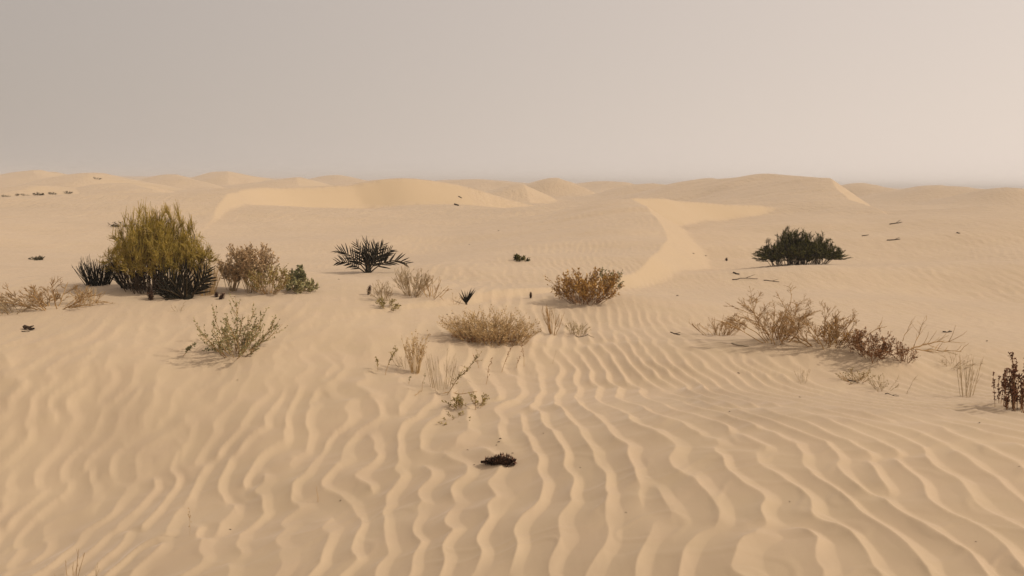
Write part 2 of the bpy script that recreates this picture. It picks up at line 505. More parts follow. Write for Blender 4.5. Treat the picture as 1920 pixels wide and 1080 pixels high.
def tubes(P, r0, r1, sides=3):
    """P (S,K,3) polylines -> verts, quads of tapered tubes"""
    S, K, _ = P.shape
    t = np.gradient(P, axis=1); t = unit(t)
    ref = np.where(abs(t[..., 2:3]) > .9, np.array([1., 0, 0]), np.array([0, 0, 1.]))
    a = unit(np.cross(t, ref)); b = np.cross(t, a)
    k = np.linspace(0, 1, K)
    rad = (np.asarray(r0)[:, None] * (1 - k) + np.asarray(r1)[:, None] * k)
    V = []
    for s in range(sides):
        ang = 2 * math.pi * s / sides
        V.append(P + (a * math.cos(ang) + b * math.sin(ang)) * rad[..., None])
    V = np.stack(V, 2)                                    # S,K,sides,3
    base = np.arange(S)[:, None, None] * (K * sides)
    kk = np.arange(K - 1)[None, :, None] * sides
    s0 = np.arange(sides)[None, None, :]; s1 = (s0 + 1) % sides
    F = np.stack((base + kk + s0, base + kk + s1, base + kk + sides + s1, base + kk + sides + s0), -1)
    return V.reshape(-1, 3), F.reshape(-1, 4)

def blades(C, D, N, ln, wd, fold=.25):
    """small pointed leaves: centre-base C, axis D, face normal N"""
    S = len(C)
    side = unit(np.cross(D, N)); nn = np.cross(side, D)
    ln = np.broadcast_to(np.asarray(ln, float), (S,))[:, None]; wd = np.broadcast_to(np.asarray(wd, float), (S,))[:, None]
    p0 = C; p1 = C + D * ln * .45 + side * wd * .5 + nn * wd * fold
    p2 = C + D * ln; p3 = C + D * ln * .45 - side * wd * .5 + nn * wd * fold
    V = np.stack((p0, p1, p2, p3), 1).reshape(-1, 3)
    F = np.arange(S * 4).reshape(-1, 4)
    return V, F

def grow(rs, n0, spread, levels, K=6, base=.12, up=.25, wob=.12, lmin=.6, lean=(0, 0)):
    """stems and twigs in unit size; returns a list of (P, root, length)"""
    az = rs.uniform(0, 2 * math.pi, n0); rr = np.sqrt(rs.uniform(0, 1, n0))
    B = np.stack((np.cos(az) * rr * base, np.sin(az) * rr * base, np.zeros(n0)), 1)
    tilt = np.radians(spread) * np.clip(rr * .75 + rs.uniform(0, .35, n0), 0, 1)
    az2 = az + rs.normal(0, .5, n0)
    D = np.stack((np.sin(tilt) * np.cos(az2) + lean[0], np.sin(tilt) * np.sin(az2) + lean[1], np.cos(tilt)), 1)
    Ln = rs.uniform(lmin, 1, n0)
    out = [(walk(rs, B, unit(D), Ln, K, up, wob), np.arange(n0), Ln)]
    for (cnt, ang, ratio, t0, up2, wob2) in levels:
        P, root, L = out[-1]
        S, KK, _ = P.shape
        idx = np.repeat(np.arange(S), cnt)
        t = rs.uniform(t0, .98, len(idx)); f = t * (KK - 1); i = np.minimum(f.astype(int), KK - 2); w = (f - i)[:, None]
        C = P[idx, i] * (1 - w) + P[idx, i + 1] * w
        T = unit(P[idx, i + 1] - P[idx, i])
        R = unit(rs.normal(size=(len(idx), 3)))
        R = unit(R - (R * T).sum(1, keepdims=True) * T)
        a = np.radians(ang) * rs.uniform(.5, 1.25, len(idx))[:, None]
        D = T * np.cos(a) + R * np.sin(a)
        Ln = L[idx] * ratio * rs.uniform(.45, 1.1, len(idx)) * (1.15 - .6 * t)
        out.append((walk(rs, C, unit(D), Ln, max(3, KK - 2), up2, wob2), root[idx], Ln))
    return out

def walk(rs, B, D, L, K, up, wob):
    P = [B]; d = D.copy()
    st = (L / (K - 1))[:, None]
    for k in range(K - 1):
        P.append(P[-1] + d * st)
        d = unit(d + np.array([0, 0, up]) / (K - 1) * 2 + rs.normal(0, wob, d.shape))
    return np.stack(P, 1)

def leaves_on(rs, P, root, per, ln, wd, t0=.15, spread=.9):
    S, K, _ = P.shape
    idx = np.repeat(np.arange(S), per)
    t = rs.uniform(t0, 1, len(idx)); f = t * (K - 1); i = np.minimum(f.astype(int), K - 2); w = (f - i)[:, None]
    C = P[idx, i] * (1 - w) + P[idx, i + 1] * w
    T = unit(P[idx, i + 1] - P[idx, i])
    D = unit(T + rs.normal(0, spread, T.shape)); N = unit(rs.normal(size=T.shape))
    return C, D, N, root[idx], ln * rs.uniform(.6, 1.25, len(idx)), wd * rs.uniform(.7, 1.2, len(idx))

def tag(o, label, cat, group=None):
    o['label'] = label; o['category'] = cat
    if group: o['group'] = group

def thing(name, p, label, cat, group=None):
    o = bpy.data.objects.new(name, None)
    o.empty_display_size = .1
    scene.collection.objects.link(o); o.location = p
    tag(o, label, cat, group)
    return o

def px_size(p):
    """metres per photo pixel at a point"""
    return np.dot(np.asarray(p) - np.array((0, 0, CAM_Z)), np.array(fw)) / FPX

def shrub(name, u, v, wpx, hpx, label, cat, stem_mat, leaf_mat=None, seed=1, n0=10, spread=50, levels=(), base=.12, up=.25, wob=.12, lmin=.6,
          K=6, r=.004, rmin=.0016, leaf=(0, .03, .012), leaf_levels=(-1,), parts='joined', lean=(0, 0), group=None, dpx=None, fine_mat=None, ldspread=.9, sink=.02, leaf_t0=.15, dome=0.0):
    rs = np.random.RandomState(seed)
    p = hit(u, v); s = px_size(p)
    G = grow(rs, n0, spread, levels, K, base, up, wob, lmin, lean)
    allp = np.concatenate([g[0].reshape(-1, 3) for g in G])
    H = np.percentile(allp[:, 2], 99.6); lo, hi = np.percentile(allp[:, 0], (.7, 99.3))
    wx = max(hi - lo, .05); sx = wpx * s / wx; sy = min((dpx or wpx) * s / max(np.ptp(np.percentile(allp[:, 1], (1, 99))), .05), sx * 1.3)
    sz = hpx * s / H
    cx = 0.0 if lean != (0, 0) else (hi + lo) / 2
    # ground under every stem root
    B = G[0][0][:, 0]
    bx = p[0] + (B[:, 0] - cx) * sx; by = p[1] + B[:, 1] * sy
    dz = height(bx, by) - p[2] - sink
    def conv(Pn, root):
        Q = Pn.copy(); Q[..., 0] = (Q[..., 0] - cx) * sx; Q[..., 1] *= sy; Q[..., 2] *= sz
        if dome:
            rr = np.clip((Q[..., 0] / (wpx * s * .5)) ** 2 + (Q[..., 1] / (max(dpx or wpx, 1) * s * .5)) ** 2, 0, 1.2)
            Q[..., 2] *= 1 - dome * rr
        sh = dz[root]
        return Q + np.stack((0 * sh, 0 * sh, sh), -1).reshape(len(root), *([1] * (Q.ndim - 2)), 3)
    th = thing(name, p, label, cat, group)
    segs = []
    for li, (P, root, L) in enumerate(G):
        Q = conv(P, root)
        r0 = np.maximum(r * (.55 ** li) * rs.uniform(.7, 1.2, len(root)), rmin); r1 = np.maximum(r0 * .45, rmin * .7)
        segs.append((Q, root, r0, r1, li))
    if parts == 'branches':
        for k in range(n0):
            V, F, off = [], [], 0
            for Q, root, r0, r1, li in segs:
                m = root == k
                if not m.any(): continue
                a, b = tubes(Q[m], r0[m], r1[m]); V.append(a); F.append(b + off); off += len(a)
            link('branch', mesh_from('branch', np.concatenate(V), np.concatenate(F).ravel(), 4, stem_mat), th)
    else:
        split = len(segs) if fine_mat is None else len(segs) - 1
        for nm, ss, mt in (('stems', segs[:split], stem_mat), ('fine_shoots', segs[split:], fine_mat)):
            if not ss: continue
            V, F, off = [], [], 0
            for Q, root, r0, r1, li in ss:
                a, b = tubes(Q, r0, r1); V.append(a); F.append(b + off); off += len(a)
            o = link(nm, mesh_from(nm, np.concatenate(V), np.concatenate(F).ravel(), 4, mt), th); o['kind'] = 'stuff'
    if leaf[0] and leaf_mat is not None:
        V, F, off = [], [], 0
        for lv in leaf_levels:
            P, root, L = G[lv]
            Q = conv(P, root)
            C, D, N, rt_, ln, wd = leaves_on(rs, Q, root, leaf[0], leaf[1], leaf[2], t0=leaf_t0, spread=ldspread)
            a, b = blades(C, D, N, ln, wd); V.append(a); F.append(b + off); off += len(a)
        o = link('foliage', mesh_from('foliage', np.concatenate(V), np.concatenate(F).ravel(), 4, leaf_mat, smooth=False), th); o['kind'] = 'stuff'
    return th

# ------------------------------------------------------------------ palms
def leaflet_mesh(name, mat):
    """stiff folded pointed blade, 1 long along +Y, keel below"""
    ys = [0, .12, .45, .8, 1.0]; wd = [.018, .050, .058, .030, .0]
    V, F = [], []
    for y, w in zip(ys, wd):
        droop = -.06 * y * y
        V += [(-w, y, w * .8 + droop), (0, y, droop), (w, y, w * .8 + droop)]
    for k in range(len(ys) - 1):
        a = k * 3
        F += [(a, a + 1, a + 4, a + 3), (a + 1, a + 2, a + 5, a + 4)]
    me = bpy.data.meshes.new(name); me.from_pydata(V, [], F); me.materials.append(mat)
    return me

def palm(u, v, label, fronds, leaf_mesh, rach_mat, scale_px, seed, cat='palm', leaflen=.30, nleaf=11, bare=.2, jitter=.10):
    """fronds: (side degrees from vertical in view, degrees towards camera, length px, droop)"""
    rs = np.random.RandomState(seed)
    p = hit(u, v); s = px_size(p)
    th = thing('date_palm', p, label, cat)
    tk = np.array([[(0, 0, -.05), (.01, 0, .08), (-.005, .01, .2), (.01, 0, .36), (.015, 0, .5)]]) * np.array((1, 1, scale_px * s / 1.1))
    V, F = tubes(tk, [.075], [.03], 7)
    link('trunk', mesh_from('trunk', V, F.ravel(), 4, M_PALMLEAF), th)
    for (side, toward, lpx, droop) in fronds:
        a, b = math.radians(side), math.radians(toward)
        d = np.array((math.sin(a) * math.cos(b), -math.sin(b), math.cos(a) * math.cos(b)))
        L = lpx * s
        K = 12
        P = [np.array((rs.uniform(-.03, .03), rs.uniform(-.03, .03), -.04))]
        dd = d.copy()
        for k in range(K - 1):
            P.append(P[-1] + dd * L / (K - 1))
            dd = unit(dd + np.array((d[0] * .02, d[1] * .02, -droop / (K - 1) * (.3 + 1.4 * k / K))))
        P = np.array(P)
        P[:, 2] = np.maximum(P[:, 2], -.04)
        V, F = tubes(P[None], [.016], [.005], 5)
        roll = math.radians((rs.uniform(70, 95) if abs(side) > 18 else rs.uniform(30, 100)) * (-1 if side > 0 else 1))
        fr = link('frond', mesh_from('frond', V, F.ravel(), 4, rach_mat), th)
        T = unit(np.gradient(P, axis=0))
        for k in range(nleaf):
            t = bare + (1 - bare) * (k + .5) / nleaf
            for sd in (-1, 1):
                tt = min(t + rs.uniform(-.02, .02), 1) * (K - 1); i = min(int(tt), K - 2); w = tt - i
                C = P[i] * (1 - w) + P[i + 1] * w; tan = unit(T[i])
                nrm = np.array((0, 0, 1.)) - tan * tan[2]
                if np.linalg.norm(nrm) < .2: nrm = np.array((d[0], d[1], 0.2))
                nrm = unit(nrm - tan * np.dot(nrm, tan))
                sv = np.cross(tan, nrm)
                nrm, sv = nrm * math.cos(roll) + sv * math.sin(roll), sv * math.cos(roll) - nrm * math.sin(roll)
                sidev = sv * sd
                fwd = .80 + .5 * t * t
                D = unit(tan * fwd + sidev * .75 + nrm * rs.uniform(.1, .5) + rs.normal(0, jitter, 3))
                ln = leaflen * (.62 + .75 * math.sin(math.pi * min(1, .18 + .72 * t))) * rs.uniform(.8, 1.15) * .72
                zx = unit(np.cross(D, nrm)); zz = np.cross(zx, D)
                M = Matrix(((zx[0] * ln, D[0] * ln, zz[0] * ln, C[0]), (zx[1] * ln, D[1] * ln, zz[1] * ln, C[1]), (zx[2] * ln, D[2] * ln, zz[2] * ln, C[2]), (0, 0, 0, 1)))
                lf = link('leaflet', leaf_mesh, fr)
                lf.matrix_local = M
    return th

# ------------------------------------------------------------------ dried flower spikes and litter
def spike_meshes(L, R, n, rs, core_mat, bract_mat, axis, neck=.3, bl=.04, upb=.0):
    """a scaly spike along unit vector 'axis' from the origin; returns core, bracts meshes"""
    K, SD = 14, 9
    t = np.linspace(0, 1, K)
    prof = np.where(t < neck, .22 + .1 * t / neck, .22 + .78 * np.sin(np.clip((t - neck) / (1 - neck), 0, 1) ** .8 * math.pi))
    prof = np.where(t < neck, prof, prof * np.clip((1.0 - t) / .12 + .05, 0, 1))
    ax = unit(np.asarray(axis, float)); ref = np.array((0, 0, 1.)) if abs(ax[2]) < .9 else np.array((0, -1., 0))
    s1 = unit(np.cross(ax, ref)); s2 = np.cross(s1, ax)
    V = []
    for k in range(K):
        for j in range(SD):
            a = 2 * math.pi * j / SD
            rr = R * prof[k] * (1 + rs.uniform(-.08, .08))
            V.append(ax * L * t[k] + (s1 * math.cos(a) + s2 * math.sin(a)) * rr)
    V = np.array(V)
    F = [(k * SD + j, k * SD + (j + 1) % SD, (k + 1) * SD + (j + 1) % SD, (k + 1) * SD + j) for k in range(K - 1) for j in range(SD)]
    core = mesh_from('core', V, np.array(F).ravel(), 4, core_mat)
    g = 2.39996
    tt = neck * .35 + (1 - neck * .35) * (np.arange(n) + .5) / n; aa = np.arange(n) * g + rs.normal(0, .15, n)
    rr = R * np.interp(tt, t, prof)
    O = s1[None] * np.cos(aa)[:, None] + s2[None] * np.sin(aa)[:, None]
    C = ax[None] * (L * tt)[:, None] + O * rr[:, None] * .9
    D = unit(O * 1.0 + ax[None] * rs.uniform(.1, .7, n)[:, None] + np.array((0, 0, upb))[None] + rs.normal(0, .15, (n, 3)))
    N = unit(ax[None] + .2 * rs.normal(size=(n, 3)))
    b, f = blades(C, D, N, bl * rs.uniform(.7, 1.2, n), bl * .42 * rs.uniform(.8, 1.2, n), fold=.35)
    return core, mesh_from('bracts', b, f.ravel(), 4, bract_mat, smooth=False)

def flower_spike(u, v, hpx, wpx, label, seed, lean=(0, 0), n=60, group=None):
    rs = np.random.RandomState(seed)
    p = hit(u, v); s = px_size(p)
    th = thing('dried_flower_spike', p - np.array((0, 0, .015)), label, 'flower spike', group)
    c, b = spike_meshes(hpx * s, wpx * s * .36, n, rs, M_CORE, M_BRACT, (lean[0], lean[1], 1), .12, wpx * s * .42)
    link('core', c, th); o = link('bracts', b, th); o['kind'] = 'stuff'
    return th

def stick(u0, v0, u1, v1, label, seed, r=.008, mat=None, lift=.006, fork=True, name='dead_stick', group=None, cat='stick', bow=0.0):
    """twig lying on the sand between two pixels"""
    rs = np.random.RandomState(seed)
    a, b = hit(u0, v0), hit(u1, v1)
    K = 7
    P = a[None] + (b - a)[None] * np.linspace(0, 1, K)[:, None]
    L = np.linalg.norm(b - a)
    P[:, :2] += rs.normal(0, .022 * L, (K, 2)); 
    P[:, 2] = height(P[:, 0], P[:, 1]) + r * .6 + lift * rs.uniform(0, 1, K) + bow * np.sin(np.linspace(0, math.pi, K))
    segs = [P]
    if fork:
        q = P[3]; d = unit((b - a)) * .35 * L + np.array((rs.uniform(-.1, .1), rs.uniform(-.1, .1), .15)) * L
        segs.append(q[None] + d[None] * np.linspace(0, 1, K)[:, None])
    S = np.stack(segs) - a[None, None]
    V, F = tubes(S, np.array([r, r * .6])[:len(segs)], np.array([r * .5, r * .25])[:len(segs)], 5)
    o = link(name, mesh_from(name, V, F.ravel(), 4, mat or M_DEADWOOD)); o.location = a
    tag(o, label, cat, group)
    return o

def leaning_branch(u0, v0, u1, v1, label, seed, r=.008, mat=None, leaf_mat=None, twigs=8, tl=.12, lift=1.0, leafn=0, leafs=(0.0300, 0.0160), name='dry_branch', toward=0.0, cat='branch', bend=.1):
    """a branch rooted at one pixel, reaching up to another pixel at the same distance"""
    rs = np.random.RandomState(seed)
    a = hit(u0, v0); s = px_size(a)
    rv = np.array(rt); uv = np.array(up)
    e = a + rv * (u1 - u0) * s + uv * (v0 - v1) * s + np.array((0, -toward, 0))
    K = 9; t = np.linspace(0, 1, K)
    P = a[None] + (e - a)[None] * t[:, None]; L = np.linalg.norm(e - a)
    P += rs.normal(0, .012 * L, P.shape); P[:, 2] += bend * L * np.sin(t * math.pi); P[0] = a - np.array((0, 0, .02))
    P[:, 2] = np.maximum(P[:, 2], height(P[:, 0], P[:, 1]) + .003 - .03 * (t < .05))
    th = thing(name, a, label, cat)
    V, F = tubes((P - a)[None], [r], [r * .4], 5)
    link('stem', mesh_from('stem', V, F.ravel(), 4, mat or M_TWIG), th)
    if twigs:
        idx = rs.uniform(.2, .98, twigs) * (K - 1); i = np.minimum(idx.astype(int), K - 2); w = (idx - i)[:, None]
        C = (P[i] * (1 - w) + P[i + 1] * w) - a
        D = unit(unit(e - a)[None] + rs.normal(0, .6, (twigs, 3)) + np.array((0, 0, .3))[None])
        Q = walk(rs, C, D, tl * rs.uniform(.4, 1.2, twigs), 5, .2, .15)
        Q[..., 2] = np.maximum(Q[..., 2], (height(Q[..., 0].ravel() + a[0], Q[..., 1].ravel() + a[1]) - a[2]).reshape(Q.shape[:2]) + .002)
        V, F = tubes(Q, np.full(twigs, r * .45), np.full(twigs, r * .2), 3)
        o = link('twigs', mesh_from('twigs', V, F.ravel(), 4, mat or M_TWIG), th); o['kind'] = 'stuff'
        if leafn:
            C, D, N, _, ln, wd = leaves_on(rs, np.concatenate((Q, )), np.zeros(twigs, int), leafn, leafs[0], leafs[1], .05)
            main = leaves_on(rs, (P - a)[None], np.zeros(1, int), leafn * 6, leafs[0], leafs[1], .3)
            C = np.concatenate((C, main[0])); D = np.concatenate((D, main[1])); N = np.concatenate((N, main[2])); ln = np.concatenate((ln, main[4])); wd = np.concatenate((wd, main[5]))
            b, f = blades(C, D, N, ln, wd)
            o = link('foliage', mesh_from('foliage', b, f.ravel(), 4, leaf_mat, smooth=False), th); o['kind'] = 'stuff'
    return th

# ------------------------------------------------------------------ plant materials
M_DARKWOOD = plant_mat('dark_wood', (.045, .03, .018), (.09, .06, .035))
M_TWIG = plant_mat('dry_twig', (0.253, 0.143, 0.055), (0.506, 0.319, 0.138))
M_TWIG_PALE = plant_mat('pale_twig', (0.290, 0.205, 0.112), (0.502, 0.370, 0.218))
M_TWIG_RUST = plant_mat('rusty_twig', (0.165, 0.083, 0.036), (0.330, 0.173, 0.075))
M_DEADWOOD = plant_mat('dead_wood', (.045, .03, .02), (.08, .055, .035))
M_BLEACHED = plant_mat('bleached_wood', (.42, .34, .24), (.5, .42, .3))
M_BROOM = plant_mat('broom_shoots', (.38, .28, .045), (.78, .62, .22), (.60, .45, .10), trans=.5)
M_DARKGREEN = plant_mat('dark_green_shoots', (.012, .014, .003), (.22, .19, .04), (.055, .055, .011), trans=.35)
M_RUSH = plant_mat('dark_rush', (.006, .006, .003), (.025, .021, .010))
M_PALMLEAF = plant_mat('palm_leaf', (.008, .007, .004), (.022, .018, .009), rough=.7)
M_PALMSTEM = plant_mat('palm_rachis', (.035, .025, .013), (.075, .052, .025))
M_GREYGREEN = plant_mat('grey_green_leaf', (0.200, 0.181, 0.075), (0.425, 0.362, 0.188), trans=.2)
M_OLIVE = plant_mat('olive_leaf', (0.202, 0.155, 0.054), (0.404, 0.310, 0.116), trans=.2)
M_SAGE = plant_mat('sage_leaf', (0.130, 0.130, 0.058), (0.286, 0.260, 0.130), trans=.2)
M_STRAW = plant_mat('straw', (0.345, 0.221, 0.097), (0.690, 0.497, 0.262), (0.524, 0.359, 0.172))
M_TAN = plant_mat('tan_shoot', (0.343, 0.227, 0.117), (0.550, 0.385, 0.220))
M_ORANGE = plant_mat('orange_brown_shoot', (0.255, 0.128, 0.033), (0.540, 0.315, 0.090), (0.390, 0.225, 0.060))
M_RUSTLEAF = plant_mat('rust_leaf', (0.150, 0.068, 0.027), (0.330, 0.165, 0.068))
M_REDLEAF = plant_mat('red_brown_leaf', (.10, .042, .026), (.24, .11, .065))
M_SCRUB = plant_mat('far_scrub_leaf', (.06, .05, .028), (.13, .105, .06))
M_CORE = plant_mat('spike_core', (.030, .014, .008), (.04, .02, .01))
M_BRACT = plant_mat('spike_bract', (.016, .006, .004), (.30, .16, .10), (.04, .016, .010))

# ------------------------------------------------------------------ palms
LEAFLET = leaflet_mesh('leaflet', M_PALMLEAF)
palm(690, 511, 'small dark date palm standing alone on open sand', [
    (-34, 8, 74, 1.15), (-52, -10, 66, 1.05), (-16, 10, 62, .30), (-5, -6, 62, .05), (4, 8, 60, .05), (11, -8, 58, .10), (24, 8, 66, .35),
    (33, -8, 66, .75), (46, 6, 84, 1.7), (0, 20, 50, .1)], LEAFLET, M_PALMSTEM, 75, 3, nleaf=11, leaflen=.27, jitter=.06, bare=.26)
palm(352, 560, 'dark date palm growing against the foot of the big yellow-green broom bush', [
    (-50, 16, 52, .5), (-72, 22, 40, .4), (-28, 10, 64, .3), (-8, -8, 62, .15), (8, 14, 66, .12), (24, -6, 66, .2), (38, 10, 66, .25), (-84, 10, 36, .2)],
    LEAFLET, M_PALMSTEM, 75, 5, nleaf=8, leaflen=.27)
def seedling(u, v, hpx, label):
    rs = np.random.RandomState(9)
    p = hit(u, v); s = px_size(p)
    th = thing('palm_seedling', p - np.array((0, 0, .02)), label, 'palm')
    link('stem', mesh_from('stem', *(lambda a: (a[0], a[1].ravel()))(tubes(np.array([[(0, 0, 0), (.003, 0, .03), (0, 0, .07)]]), [.022], [.016], 6)), 4, M_PALMSTEM), th)
    for k, (a, toward, ln) in enumerate([(-32, .2, .85), (-19, -.1, .95), (-6, .25, .86), (5, -.2, .8), (17, .1, 1.05), (27, .2, 1.12), (33, -.1, 1.05), (-40, -.2, .7), (22, -.25, .9)]):
        a = math.radians(a)
        D = unit(np.array((math.sin(a), -toward * .4, math.cos(a)))); ln = ln * hpx * s
        nrm = unit(np.array((-D[0], -1.0, .2))); zx = unit(np.cross(D, nrm)); zz = np.cross(zx, D)
        w = ln * .8
        lf = link('blade', LEAFLET, th)
        lf.matrix_local = Matrix(((zx[0] * w, D[0] * ln, zz[0] * w, 0), (zx[1] * w, D[1] * ln, zz[1] * w, 0), (zx[2] * w, D[2] * ln, zz[2] * w, .03), (0, 0, 0, 1)))
seedling(874, 571, 31, 'tiny dark palm seedling with a fan of stiff upright blades')

# ------------------------------------------------------------------ left thicket
shrub('broom_bush', 302, 544, 196, 172, 'large yellow-green broom bush with fine upright shoots and dark base', 'bush', M_DARKWOOD, None, seed=21, n0=190, spread=26, base=.62, up=.08, wob=.08, dome=.40,
      levels=[(3, 34, .45, .3, .2, .12), (20, 32, .95, .1, .25, .19)], r=.007, rmin=.0032, fine_mat=M_BROOM, dpx=105, lmin=.66)
shrub('rush_clump', 184, 534, 66, 56, 'dark spiky rush clump between the broom bush and the leafless twiggy shrub', 'rush', M_RUSH, None, seed=22, n0=150, spread=30, base=.34, up=.1, wob=.05, levels=[(1, 14, .6, .2, .2, .05)], r=.007, rmin=.0035, dpx=50)
shrub('base_shade_twigs', 250, 540, 96, 70, 'near-black leafless twigs put in as shade at the base of the broom bush', 'bush', M_RUSH, None, seed=23, n0=70, spread=55, base=.34, up=.1, wob=.12, levels=[(6, 34, .5, .2, .2, .12)], r=.008, rmin=.0035, dpx=60)  # near-black twigs stand in for the shadow low in the broom bush
shrub('dry_shrub', 95, 577, 185, 62, 'leafless pale twiggy shrub fanning out on the sand beside the rush clump', 'shrub', M_TWIG, None, seed=24, n0=20, spread=66, base=.32, up=.12, wob=.11,
      levels=[(7, 36, .5, .2, .2, .12), (7, 34, .55, .15, .2, .12), (2, 34, .5, .2, .2, .12)], r=.009, rmin=.0016, parts='branches', dpx=80)
shrub('dry_shrub', 12, 588, 110, 46, 'low straw-coloured twig tangle past the leafless shrub away from the rush clump', 'shrub', M_TWIG_PALE, None, seed=25, n0=18, spread=70, base=.3, up=.1, wob=.13,
      levels=[(6, 40, .5, .2, .1, .15), (4, 40, .5, .2, .1, .15)], r=.007, rmin=.0022, parts='branches', dpx=60)
shrub('dry_grass_tuft', 168, 568, 52, 34, 'small tan dry tuft between the rush clump and the leafless twiggy shrub', 'grass', M_STRAW, None, seed=26, n0=26, spread=32, base=.4, up=.1, wob=.1, levels=[(3, 28, .5, .3, .1, .1)], r=.004, rmin=.0022)
shrub('dry_grass_tuft', 388, 552, 62, 64, 'straw-coloured grass tuft close beside the palm under the broom bush', 'grass', M_STRAW, None, seed=27, n0=60, spread=32, base=.35, up=.1, wob=.08, levels=[(3, 24, .5, .3, .1, .1)], r=.004, rmin=.0024)
shrub('dry_shrub', 437, 545, 52, 68, 'tan dry shrub with rounded feathery head between straw grass and taller tan shrub', 'shrub', M_TWIG_PALE, M_TAN, seed=28, n0=26, spread=34, base=.2, up=.15, wob=.1,
      levels=[(7, 30, .5, .35, .3, .1), (6, 30, .5, .2, .3, .1)], r=.006, rmin=.0022, leaf=(2, 0.0435, 0.0180))
shrub('dry_shrub', 478, 547, 70, 90, 'tallest tan dry shrub with feathery upright tips behind the olive shrub', 'shrub', M_TWIG_PALE, M_TAN, seed=29, n0=28, spread=28, base=.2, up=.2, wob=.09,
      levels=[(8, 26, .5, .3, .3, .1), (7, 28, .45, .2, .3, .1)], r=.006, rmin=.0022, leaf=(3, 0.0435, 0.0180))
shrub('green_shrub', 508, 551, 78, 58, 'olive green rounded shrub against the tallest tan dry shrub', 'shrub', M_TWIG, M_OLIVE, seed=30, n0=30, spread=60, base=.2, up=.15, wob=.1,
      levels=[(8, 32, .5, .3, .2, .1)], r=.005, rmin=.002, leaf=(6, 0.040, 0.018))
shrub('green_shrub', 553, 541, 36, 42, 'small upright dark sage shrub behind the pale creeping foliage', 'shrub', M_TWIG, M_SAGE, seed=31, n0=16, spread=34, base=.25, up=.2, wob=.08,
      levels=[(7, 30, .5, .3, .2, .1)], r=.005, rmin=.002, leaf=(9, 0.0508, 0.0270))
shrub('green_shrub', 566, 546, 54, 24, 'low pale grey-green creeping plant at the outer end of the broom bush thicket', 'shrub', M_TWIG, M_GREYGREEN, seed=32, n0=22, spread=72, base=.35, up=.3, wob=.1,
      levels=[(5, 32, .5, .3, .3, .1)], r=.004, rmin=.002, leaf=(8, 0.0522, 0.0300))
flower_spike(548, 522, 20, 7, 'thin dark flower spike poking out beside the dark sage shrub', 41)
flower_spike(283, 563, 20, 12, 'thick dark brown flower spike standing upright between broom bush and open sand', 42)
flower_spike(411, 561, 15, 9, 'dark brown flower spike leaning over at the foot of the straw grass tuft', 43, lean=(.7, 0))
flower_spike(406, 557, 11, 8, 'short upright dark flower spike next to a leaning one by the straw grass', 44)
shrub('dry_sprig', 334, 584, 26, 20, 'faint pale sprig on open sand between the thicket palm and the grey-green leafy shrub', 'sprig', M_TWIG_PALE, None, seed=33, n0=5, spread=40, base=.2, levels=[(3, 35, .4, .3, .1, .1)], r=.003, rmin=.0018)

# ------------------------------------------------------------------ middle ground plants
shrub('green_shrub', 446, 662, 122, 92, 'bushy grey-green leafy shrub alone on the rippled sand', 'shrub', M_TWIG, M_GREYGREEN, seed=34, n0=34, spread=62, base=.2, up=.35, wob=.08,
      levels=[(7, 34, .5, .2, .4, .1)], r=.005, rmin=.0016, leaf=(9, 0.0290, 0.0180), leaf_levels=(0, 1), lmin=.45)
leaning_branch(342, 671, 364, 645, 'little leafy sprig standing apart beside the grey-green leafy shrub', 35, r=.004, leaf_mat=M_SAGE, twigs=5, tl=.05, leafn=6, leafs=(0.0330, 0.0208), name='leafy_sprig', cat='sprig')
leaning_branch(418, 660, 382, 657, 'low leafy branch creeping on sand beside the grey-green leafy shrub', 36, r=.004, leaf_mat=M_SAGE, twigs=5, tl=.05, leafn=5, leafs=(0.0300, 0.0192), name='leafy_sprig', cat='sprig')
flower_spike(690, 553, 20, 8, 'slim dark flower spike beside the pale dry shrubs near the lone palm', 45, lean=(.22, 0))
shrub('dry_shrub', 716, 562, 44, 38, 'pale straw shrub close to the slim dark flower spike', 'shrub', M_TWIG_PALE, M_STRAW, seed=37, n0=16, spread=34, base=.25, up=.15, levels=[(6, 30, .5, .25, .2, .1), (4, 30, .5, .25, .2, .1)], r=.005, rmin=.002)
shrub('dry_shrub', 728, 578, 40, 20, 'faint olive wisp hanging low on the sand below the pale straw shrub', 'shrub', M_TWIG_PALE, M_OLIVE, seed=38, n0=12, spread=60, base=.3, levels=[(5, 35, .5, .25, .1, .1)], r=.004, rmin=.0018, leaf=(5, 0.0435, 0.0150))
shrub('dry_shrub', 775, 554, 72, 58, 'dense tan dry shrub with airy tips on the small sand rise below the lone palm', 'shrub', M_TWIG_PALE, None, seed=39, n0=40, spread=46, base=.28, up=.15, wob=.09, lean=(.12, 0),
      levels=[(6, 28, .5, .3, .2, .1), (4, 30, .5, .3, .2, .1)], r=.005, rmin=.002)
shrub('dry_shrub', 812, 558, 66, 40, 'bare branching shrub leaning toward the tiny palm seedling', 'shrub', M_TWIG, None, seed=40, n0=9, spread=56, base=.22, up=.1, lean=(.5, 0), levels=[(4, 34, .5, .3, .2, .1), (3, 34, .5, .3, .2, .1)], r=.007, rmin=.002, parts='branches')
shrub('dry_sprig', 848, 566, 44, 20, 'few thin bare twigs on the sand just beside the palm seedling', 'sprig', M_TWIG, None, seed=46, n0=6, spread=60, base=.5, levels=[(2, 35, .5, .3, .1, .1)], r=.0035, rmin=.0018)
shrub('dry_shrub', 1097, 567, 118, 64, 'orange-brown dense shrub at the toe of the central dune slip face', 'shrub', M_TWIG_RUST, M_ORANGE, seed=47, n0=80, spread=56, base=.38, up=.25, wob=.08,
      levels=[(7, 28, .5, .3, .3, .1)], r=.005, rmin=.0022, leaf=(5, 0.0522, 0.0195), dpx=80)
